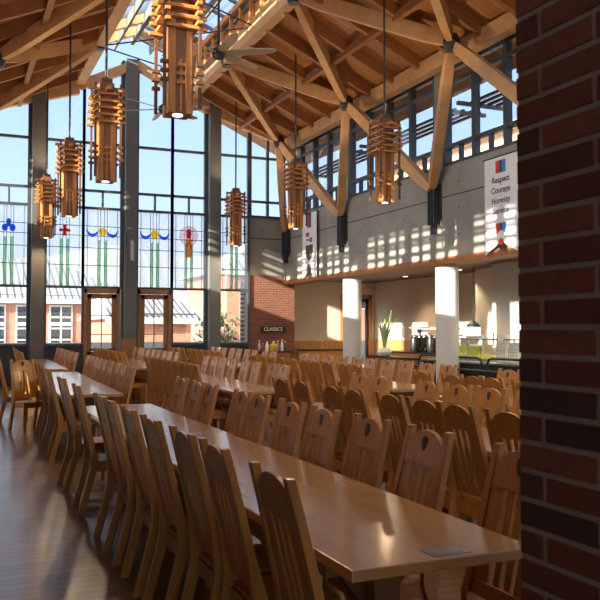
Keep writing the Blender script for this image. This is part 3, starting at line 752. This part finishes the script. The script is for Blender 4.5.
flat(b, 'red_mark', M['red'], [(-.25,4.30),(.0,4.30),(.0,4.42),(-.25,4.42)])
flat(b, 'blue_mark', M['blue'], [(.02,4.12),(.2,4.12),(.2,4.26),(.02,4.26)])
flat(b, 'grey_mark', M['lead'], [(-.2,4.18),(-.02,4.18),(-.02,4.23),(-.2,4.23)])
flat(b, 'brown_shield', M['shield'], [(-.25,4.05),(.25,4.05),(.25,3.80),(.15,3.66),(0,3.58),(-.15,3.66),(-.25,3.80)])
flat(b, 'lower_red_stripe', M['red'], [(-.13,3.45),(-.13,3.15),(-.02,3.33),(-.02,3.5)])
flat(b, 'lower_navy_stripe', M['navy'], [(-.02,3.5),(-.02,3.33),(.13,3.15),(.13,3.45)])

# ------------------------------------------------------------------ servery furniture
def counter(name, label, x0, x1, y0, y1, h, body, top):
    t = thing(name, label, 'counter', ((x0+x1)/2, (y0+y1)/2, 0))
    a, c = (x1-x0)/2, (y1-y0)/2
    MB().box(-a+.03, a-.03, -c+.03, c-.03, .08, h-.04).box(-a+.08, a-.08, -c+.08, c-.08, 0, .08).build('cabinet', body, t)
    MB().box(-a, a, -c, c, h-.04, h).build('countertop', top, t, bevel=.005)
    return t
counter('condiment_counter', 'dark condiment counter against the brick end wall', 8.55, 9.62, 22.75, 23.42, .92, M['rafter'], M['black'])
sg = thing('counter_sign', 'small white lettered sign over the condiment counter', 'sign', (9.28, 23.44, 1.50))
text('CLASSICS', .15, sg, (0,-.008,0.09), M['plate'], sx=1.0)
MB().box(-.40,.40,-.004,.05,0,.18).build('sign_board', M['black'], sg)
def bottle(x, y, z, r, h, m, label, name='bottle'):
    t = thing(name, label, 'bottle', (x,y,z), 0, 'bottles on the condiment counter')
    MB().lathe([(r*.9,0),(r,.02),(r,h*.6),(r*.45,h*.78),(r*.35,h*.9)], 12).build('bottle_body', m, t, smooth=True)
    MB().lathe([(r*.42,h*.9),(r*.42,h)], 10).build('bottle_cap', M['plate'], t)
for x, r, h, m, lab in ((8.66,.05,.34,'chrome','tall steel pump bottle at the window end of condiment counter'), (8.80,.06,.24,'ketch','squat red bottle on the condiment counter'), (8.92,.055,.30,'plate','white bottle beside the red one'),
        (9.12,.12,.30,'yellow','large yellow condiment jug under the lettered sign'), (9.30,.045,.33,'chrome','slim steel bottle beside the yellow jug'), (9.42,.045,.36,'plate','tall white bottle near the servery end of condiment counter'), (9.53,.04,.30,'bush','dark bottle at the servery end of condiment counter')):
    bottle(x, 23.05+random.uniform(-.05,.05), .92, r, h, M[m], lab)
counter('serving_counter', 'low wood serving counter along the servery end wall', 10.3, 11.8, 23.2, 23.9, .95, M['orange'], M['black'])
t = thing('paper_cup_stack', 'small orange paper cup stack on the end counter', 'cup', (10.9, 23.4, .95)); MB().lathe([(.05,0),(.08,.26)], 12).build('cup_body', M['orange'], t); MB().lathe([(.085,.26),(.085,.28)], 12).build('cup_rim', M['plate'], t)  # stack of paper cups, body and rim
counter('drinks_counter', 'dark counter carrying the leafy vase between the round columns', 10.15, 10.7, 16.6, 18.9, .90, M['rafter'], M['black'])
# vase with long leaves
v = thing('leafy_vase', 'pale bowl vase of long strap leaves between the round columns', 'plant', (10.32, 18.25, .90))
MB().lathe([(.10,0),(.17,.05),(.19,.12),(.15,.20),(.13,.20)], 20).build('vase', M['plate'], v, smooth=True)
lv = MB()
for k in range(13):
    a = k*2.4; lean = .12+.22*random.random(); h = .75+.35*random.random()
    pts = [(Vector((cos(a)*lean*q*q*1.3+cos(a)*.03, sin(a)*lean*q*q*1.3+sin(a)*.03, .14+h*q)), .036*math.sin(pi*(.12+.86*q))+.003) for q in (0,.25,.5,.75,1)]
    s = Vector((-sin(a), cos(a), 0)); rr = []
    for p, wd in pts: rr.append([p-s*wd, p+Vector((cos(a),sin(a),0))*.004, p+s*wd, p-Vector((cos(a),sin(a),0))*.004])
    lv.loft(rr)
lv.build('leaves', M['leaf'], v)
# coffee urns on back counter
counter('back_counter', 'back counter under the warm shelf lights carrying steel coffee urns', 12.5, 13.15, 17.6, 22.5, .92, M['orange'], M['black'])
for i in range(5):
    y = 19.55+.30*i
    u = thing('coffee_urn', 'x', 'urn', (12.75, y, .92), pi/2, 'coffee urns on the back counter')
    u['label'] = 'black and steel coffee urn, %s from the middle round column' % ORD[i+1]
    MB().lathe([(.11,0),(.12,.03),(.12,.36),(.10,.42)], 16).build('urn_body', M['black'], u, smooth=True)
    MB().lathe([(.10,.42),(.12,.44),(.07,.50),(.02,.52)], 16).build('urn_lid', M['chrome'], u, smooth=True)
    MB().tube([(0,.11,.12),(0,.19,.12),(0,.19,.07)], .015).build('spout', M['chrome'], u)
sh = thing('wall_shelf', 'lit wood shelf above the coffee urns', 'shelf', (13.0, 20.1, 1.62))
MB().box(-.16,.16,-1.1,1.1,0,.04).build('shelf_board', M['orange'], sh); MB().box(.08,.12,-1.0,1.0,-.02,-.002).build('light_strip', M['warm'], sh)
MB().box(.1,.17,-1.05,-.95,-.16,0).build('shelf_bracket', M['steel'], sh)
MB().box(.1,.17,.95,1.05,-.16,0).build('shelf_bracket', M['steel'], sh)
# salad bar on the right of the second column
sb = counter('salad_bar', 'dark salad bar with tray rail beside the brick pillar', 10.15, 11.2, 11.6, 16.3, .90, M['black'], M['chrome'])
fr = MB()
for y in (-2.2, -.6, 1.0, 2.25): fr.tube([(-.1,y,.90),(-.1,y,1.38)], .018)
fr.tube([(-.1,-2.2,1.38),(-.1,2.25,1.38)], .018); fr.build('guard_frame', M['chrome'], sb)
MB().hexa([(-.11,-2.2,1.38),(-.35,-2.2,1.12),(-.35,-2.2,1.128),(-.11,-2.2,1.388)], [(-.11,2.25,1.38),(-.35,2.25,1.12),(-.35,2.25,1.128),(-.11,2.25,1.388)]).build('sneeze_guard', M['glass'], sb)
tr = MB()
for k in range(2): tr.tube([(-.62-.12*k,-2.3,.74),(-.62-.12*k,2.3,.74)], .022)
for y in (-1.8,-.3,1.2): tr.box(-.78,-.5,y-.02,y+.02,.70,.72)
for y0_ in (-1.5, -.2, 1.1):
    tr.tube([(-.62,y0_,.74),(-.62,y0_,.90),(-.62,y0_+.06,.98),(-.62,y0_+.14,1.0),(-.62,y0_+.96,1.0),(-.62,y0_+1.04,.98),(-.62,y0_+1.1,.90),(-.62,y0_+1.1,.74)], .024)
tr.build('tray_rail', M['black'], sb)
for y0, y1 in ((14.1,15.0),(15.15,16.1)):
    dd = thing('food_tray', 'steel tray heaped with green salad, %s the pillar' % ('nearer' if y0 < 15 else 'farther from'), 'tray', (10.75,(y0+y1)/2,.90), 0, 'salad trays')
    MB().box(-.25,.25,-(y1-y0)/2,(y1-y0)/2,0,.06).build('tray_pan', M['chrome'], dd)
    g = bmesh.new(); bmesh.ops.create_grid(g, x_segments=16, y_segments=16, size=.5)
    for vv in g.verts: vv.co = Vector((vv.co.x*.46, vv.co.y*(y1-y0)*.92, .05+random.uniform(0,.12)*max(0,1-(2*abs(vv.co.x))**4)*max(0,1-(2*abs(vv.co.y))**4)))
    mb = MB(); mb.b.free(); mb.b = g; tag(mb.build('salad_heap', M['green'], dd), 'green leafy salad')
dp = thing('display_case', 'lit yellow-green food display case behind the salad bar', 'display case', (11.5, 16.5, 0))
MB().box(-.3,.3,-.45,.45,0,.95).build('case_base', M['black'], dp)
MB().box(-.28,-.27,-.43,.43,.95,1.42).build('case_glass', M['glass'], dp)
MB().box(-.3,.3,-.45,.45,1.42,1.46).build('case_top', M['chrome'], dp)
MB().box(-.2,.25,-.40,.40,.96,1.02).box(-.1,.25,-.40,.40,1.02,1.18).build('produce_bed', M['green'], dp)
MB().box(-.24,-.16,-.38,.38,1.395,1.415).build('case_light', M['down'], dp)
MB().box(.27,.3,-.45,.45,.95,1.42).build('case_back', M['plate'], dp)
h = thing('heat_lamp', 'hanging heat lamp with black cap and glowing glass shade', 'lamp', (11.3, 15.75, 1.44))
MB().lathe([(.15,0),(.155,.02),(.15,.20),(.12,.22)], 20).build('lamp_shade', M['warm'], h, smooth=True)
MB().lathe([(.165,.20),(.15,.26),(.07,.32),(.03,.36),(.02,.40)], 20).build('lamp_cap', M['black'], h, smooth=True)
MB().tube([(0,0,.38),(0,0,1.72)], .008).build('lamp_cord', M['black'], h)
for y, z, hh, lab in ((13.77,.90,.60,'tall white plate stack in a dispenser beside the brick pillar'), (13.38,.90,.40,'short white plate stack next to the tall one')):
    p = thing('plate_stack', lab, 'plates', (10.62,y,z), 0, 'plate stacks')
    q = MB(); k = 0
    prof = [(.05,0)]
    while k*.03 < hh: prof += [(.112,k*.03+.004),(.125,k*.03+.018),(.125,k*.03+.026)]; k += 1
    prof += [(.05,hh)]
    q.lathe(prof, 20).build('plates', M['plate'], p)
    f = MB()
    for a in range(3): f.tube([(.14*cos(a*2.1),.14*sin(a*2.1),0),(.14*cos(a*2.1),.14*sin(a*2.1),hh*.8)], .006, 6)
    f.build('dispenser_rod', M['chrome'], p)
for i, (x, y) in enumerate(((10.9,22.0),(10.9,19.0),(10.9,16.2),(10.9,13.4),(12.3,20.5),(12.2,17.6))):
    d = thing('downlight', 'small round recessed downlight in servery ceiling, %s from the glass wall' % ORD[i+1], 'light', (x,y,3.145), 0, 'servery downlights')
    MB().lathe([(.09,0),(.09,.014)], 16).build('rim', M['chrome'], d); MB().lathe([(.07,-.004),(.07,.0)], 16).build('lens', M['down'], d)
    l = bpy.data.lights.new('downlight_lamp', 'SPOT'); l.energy = 60; l.color = (1,.8,.55); l.spot_size = R(110); l.spot_blend = .6; l.shadow_soft_size = .06
    o = bpy.data.objects.new('downlight_lamp', l); C.objects.link(o); o.location = (x,y,3.12)

# ------------------------------------------------------------------ outside
st('ground', MB().box(-150, 200, -60, 24.0, -.6, -.25).box(-150, 200, 24.0, 300, -.6, -.05), M['ground'])
tw = MB().box(-10, 30, 33, 33.4, -.05, 1.06)
tag(tw.build('parapet', M['exgrey']), 'blue-grey terrace parapet outside the glass wall', 'parapet', None, 'structure')
def hip(name, label, x0, x1, y0, y1, ze, zr, ins, wins, wall=M['exbrick'], over=.8, seams=.9):
    t = thing(name, label, 'building')
    MB().box(x0, x1, y0, y1, -.05, ze).build('building_wall', wall, t)
    X0, X1, Y0, Y1 = x0-over, x1+over, y0-over, y1+over; ym = (Y0+Y1)/2
    r = MB(); a = [(X0,Y0,ze),(X1,Y0,ze),(X1,Y1,ze),(X0,Y1,ze)]
    b_ = [(X0+ins,ym-.05,zr),(X1-ins,ym-.05,zr),(X1-ins,ym+.05,zr),(X0+ins,ym+.05,zr)]
    r.hexa(a, b_); rf = r.build('roof', M['exroof'], t)
    sm = MB(); x = X0+.3
    while x < X1:
        top = 1.0
        if x < X0+ins: top = (x-X0)/ins
        if x > X1-ins: top = (X1-x)/ins
        if top > .05: sm.beam((x,Y0,ze+.02), (x,Y0+(ym-Y0)*top,ze+(zr-ze)*top+.02), .07, .012)
        x += seams
    sm.box(X0+.3, X1-.3, Y0+.55, Y0+.60, ze+.2, ze+.29)
    sm.build('standing_seams', M['seam'], rf)
    MB().box(X0, X1, Y0-.05, Y0+.1, ze-.25, ze+.02).build('gutter', M['exwhite'], t)
    for xa, xb, za, zb in wins:
        w = MB().box(xa-.10, xb+.10, y0-.08, y0+.05, za-.12, zb+.12).build('window_surround', M['exwhite'], t)
        MB().box(xa, xb, y0-.10, y0-.081, za, zb).build('window_glass', M['exglass'], w)
        g = MB(); xm = (xa+xb)/2; g.box(xm-.05, xm+.05, y0-.13, y0-.101, za, zb)
        for q in (.27, .52, .77): g.box(xa, xb, y0-.13, y0-.101, za+(zb-za)*q-.045, za+(zb-za)*q+.045)
        g.box(xa, xb, y0-.14, y0-.101, za+(zb-za)*.62-.1, za+(zb-za)*.62+.1)
        g.build('window_bars', M['exwhite'], w)
    return t
wins = []
for k in range(-6, 3): wins.append((6.28+1.95*k-.6, 6.28+1.95*k+.6, .2, 2.95))
hip('brick_building', 'red brick building with white windows and pale ribbed metal roof outside the aisle bays', -10, 11.5, 51.5, 64, 3.4, 6.4, 6, wins, over=.6, seams=.42)
hip('brick_pavilion', 'low brick pavilion with hipped ribbed metal roof outside the torch bay', 7.6, 11.6, 41, 50, 2.12, 3.9, .9, [], seams=.3, over=.5)
hip('corner_block', 'taller brick block beyond the pavilion', 20.5, 36, 62, 74, 6.2, 10, 6, [(22+3.2*k, 23.6+3.2*k, 3.4, 5.5) for k in range(4)])
hip('neighbour_hall', 'sunlit tan hall with pale roof outside the clerestory windows', 30, 48, 26, 52, 13.2, 16, 6, [(32+3*k, 33.6+3*k, 8.5, 11) for k in range(4)], wall=mat('tan_render', (.62,.38,.22), (.56,.33,.19), .8))
# slatted bin screen and shrubs outside the narrow bay
t = thing('slatted_screen', 'pale grey slatted screen outside the narrow glass bay', 'screen', (9.35, 25.6, -.05))
MB().box(-.42,.42,-.03,.03,0,3.2).build('screen_panel', M['exwhite'], t)
s_ = MB()
for k in range(20): s_.box(-.42,.42,-.05,-.03,.08+.15*k,.14+.15*k)
s_.build('slats', M['seam'], t)
t = thing('garden_shrub', 'dark shrub outside the narrow glass bay', 'shrub', (10.1, 31.6, -.05))
MB().tube([(0,0,0),(0,0,.9)], .07).build('stem', M['rafter'], t)
g = MB()
for k in range(260):
    a = random.uniform(0,2*pi); u = random.uniform(-1,1); r = .35+.75*random.random(); p = Vector((cos(a)*math.sqrt(1-u*u)*r, sin(a)*math.sqrt(1-u*u)*r*.6, 1.5+u*r*1.1))
    d1 = Vector((random.uniform(-1,1),random.uniform(-1,1),random.uniform(-1,1))).normalized()*.16; d2 = d1.orthogonal().normalized()*.08
    g.loft([[p-d1, p-d2, p+d1, p+d2], [x+Vector((0,.006,.006)) for x in (p-d1, p-d2, p+d1, p+d2)]])
g.build('foliage', M['bush'], t)
# hazy hills
hm = MB(); pts = []
xs = [-80+5*k for k in range(60)]
for i, x in enumerate(xs): pts.append((x, 20+2.2*sin(i*.31)+1.0*sin(i*.83+1)))
for (xa, za), (xb, zb) in zip(pts, pts[1:]): hm.hexa([(xa,170,-1),(xb,170,-1),(xb,260,-1),(xa,260,-1)], [(xa,205,za),(xb,205,zb),(xb,215,zb),(xa,215,za)])
tag(hm.build('hills', M['hill']), 'pale hazy hills beyond the buildings', 'hills', None, 'structure')
# louvred sunshade outside right clerestory
for i in range(3, len(GRID)-1):
    t = thing('sunshade', 'steel louvre sunshade outside the clerestory, '+['', '', '', 'over the first round column', 'between the first two round columns', 'between the middle round column and the last', 'by the glass wall'][i], 'sunshade', (XR+.3, 0, 0), 0, 'louvre sunshades', 'structure')
    lv = MB()
    for k in range(4): lv.box(.35+.22*k, .41+.22*k, GRID[i]+.3, GRID[i+1]-.3, 6.50, 6.56)
    lv.build('louvres', M['steel'], t)
    MB().box(0, 1.2, GRID[i]+.28, GRID[i]+.36, 6.44, 6.52).box(0, 1.2, GRID[i+1]-.36, GRID[i+1]-.28, 6.44, 6.52).build('louvre_arm', M['column'], t)

# ------------------------------------------------------------------ light
sd = Vector((1, .36, -.335)).normalized()
sl = bpy.data.lights.new('sun', 'SUN'); sl.energy = 12; sl.color = (1,.90,.74); sl.angle = R(.55)
so = bpy.data.objects.new('sun', sl); C.objects.link(so); so.rotation_euler = sd.to_track_quat('-Z', 'Y').to_euler(); so.location = (-20,-5,15)
W = bpy.data.worlds.new('sky'); S.world = W; W.use_nodes = True; t = W.node_tree; t.nodes.clear()
o = t.nodes.new('ShaderNodeOutputWorld'); bg = N(t, 'Background'); L(t, bg.outputs[0], o.inputs[0])
tc = N(t, 'TexCoord'); sp = N(t, 'SeparateXYZ'); L(t, tc.outputs['Generated'], sp.inputs[0])
rp = N(t, 'ValToRGB'); e = rp.color_ramp.elements; e[0].position = 0; e[0].color = (.60,.70,.86,1); e[1].position = .75; e[1].color = (.15,.31,.70,1)
e2 = e.new(.22); e2.color = (.40,.56,.83,1)
L(t, sp.outputs[2], rp.inputs[0])
dt = N(t, 'VectorMath', operation='DOT_PRODUCT'); L(t, tc.outputs['Generated'], dt.inputs[0]); dt.inputs[1].default_value = tuple(-sd)
k = mathn(t, 'MULTIPLY', mathn(t, 'POWER', mathn(t, 'MAXIMUM', dt.outputs['Value'], 0.0), 2.0), 5.0)
k = mathn(t, 'ADD', k, 1.0)
gl = mathn(t, 'MULTIPLY', mathn(t, 'POWER', mathn(t, 'MAXIMUM', dt.outputs['Value'], 0.0), 1.5), .9)
L(t, mixc(t, gl, rp.outputs[0], (1.0,.88,.70)), bg.inputs[0]); L(t, k, bg.inputs[1])

# ------------------------------------------------------------------ camera
cd = bpy.data.cameras.new('camera'); cd.sensor_width = 36; cd.lens = 805/600*36; cd.clip_end = 800
cam = bpy.data.objects.new('camera', cd); C.objects.link(cam); cam.location = (0,0,1.6); cam.rotation_euler = (R(92.06), 0, R(-23.5))
cd.dof.use_dof = True; cd.dof.focus_distance = 9; cd.dof.aperture_fstop = 9
S.camera = cam
S.view_settings.view_transform = 'Standard'; S.view_settings.look = 'None'; S.view_settings.gamma = 1; S.view_settings.exposure = .82
try: S.view_settings.use_curve_mapping = False
except Exception: pass
S.cycles.use_denoising = True
S.cycles.max_bounces = 12; S.cycles.diffuse_bounces = 6; S.cycles.transparent_max_bounces = 24
S.cycles.sample_clamp_indirect = 6
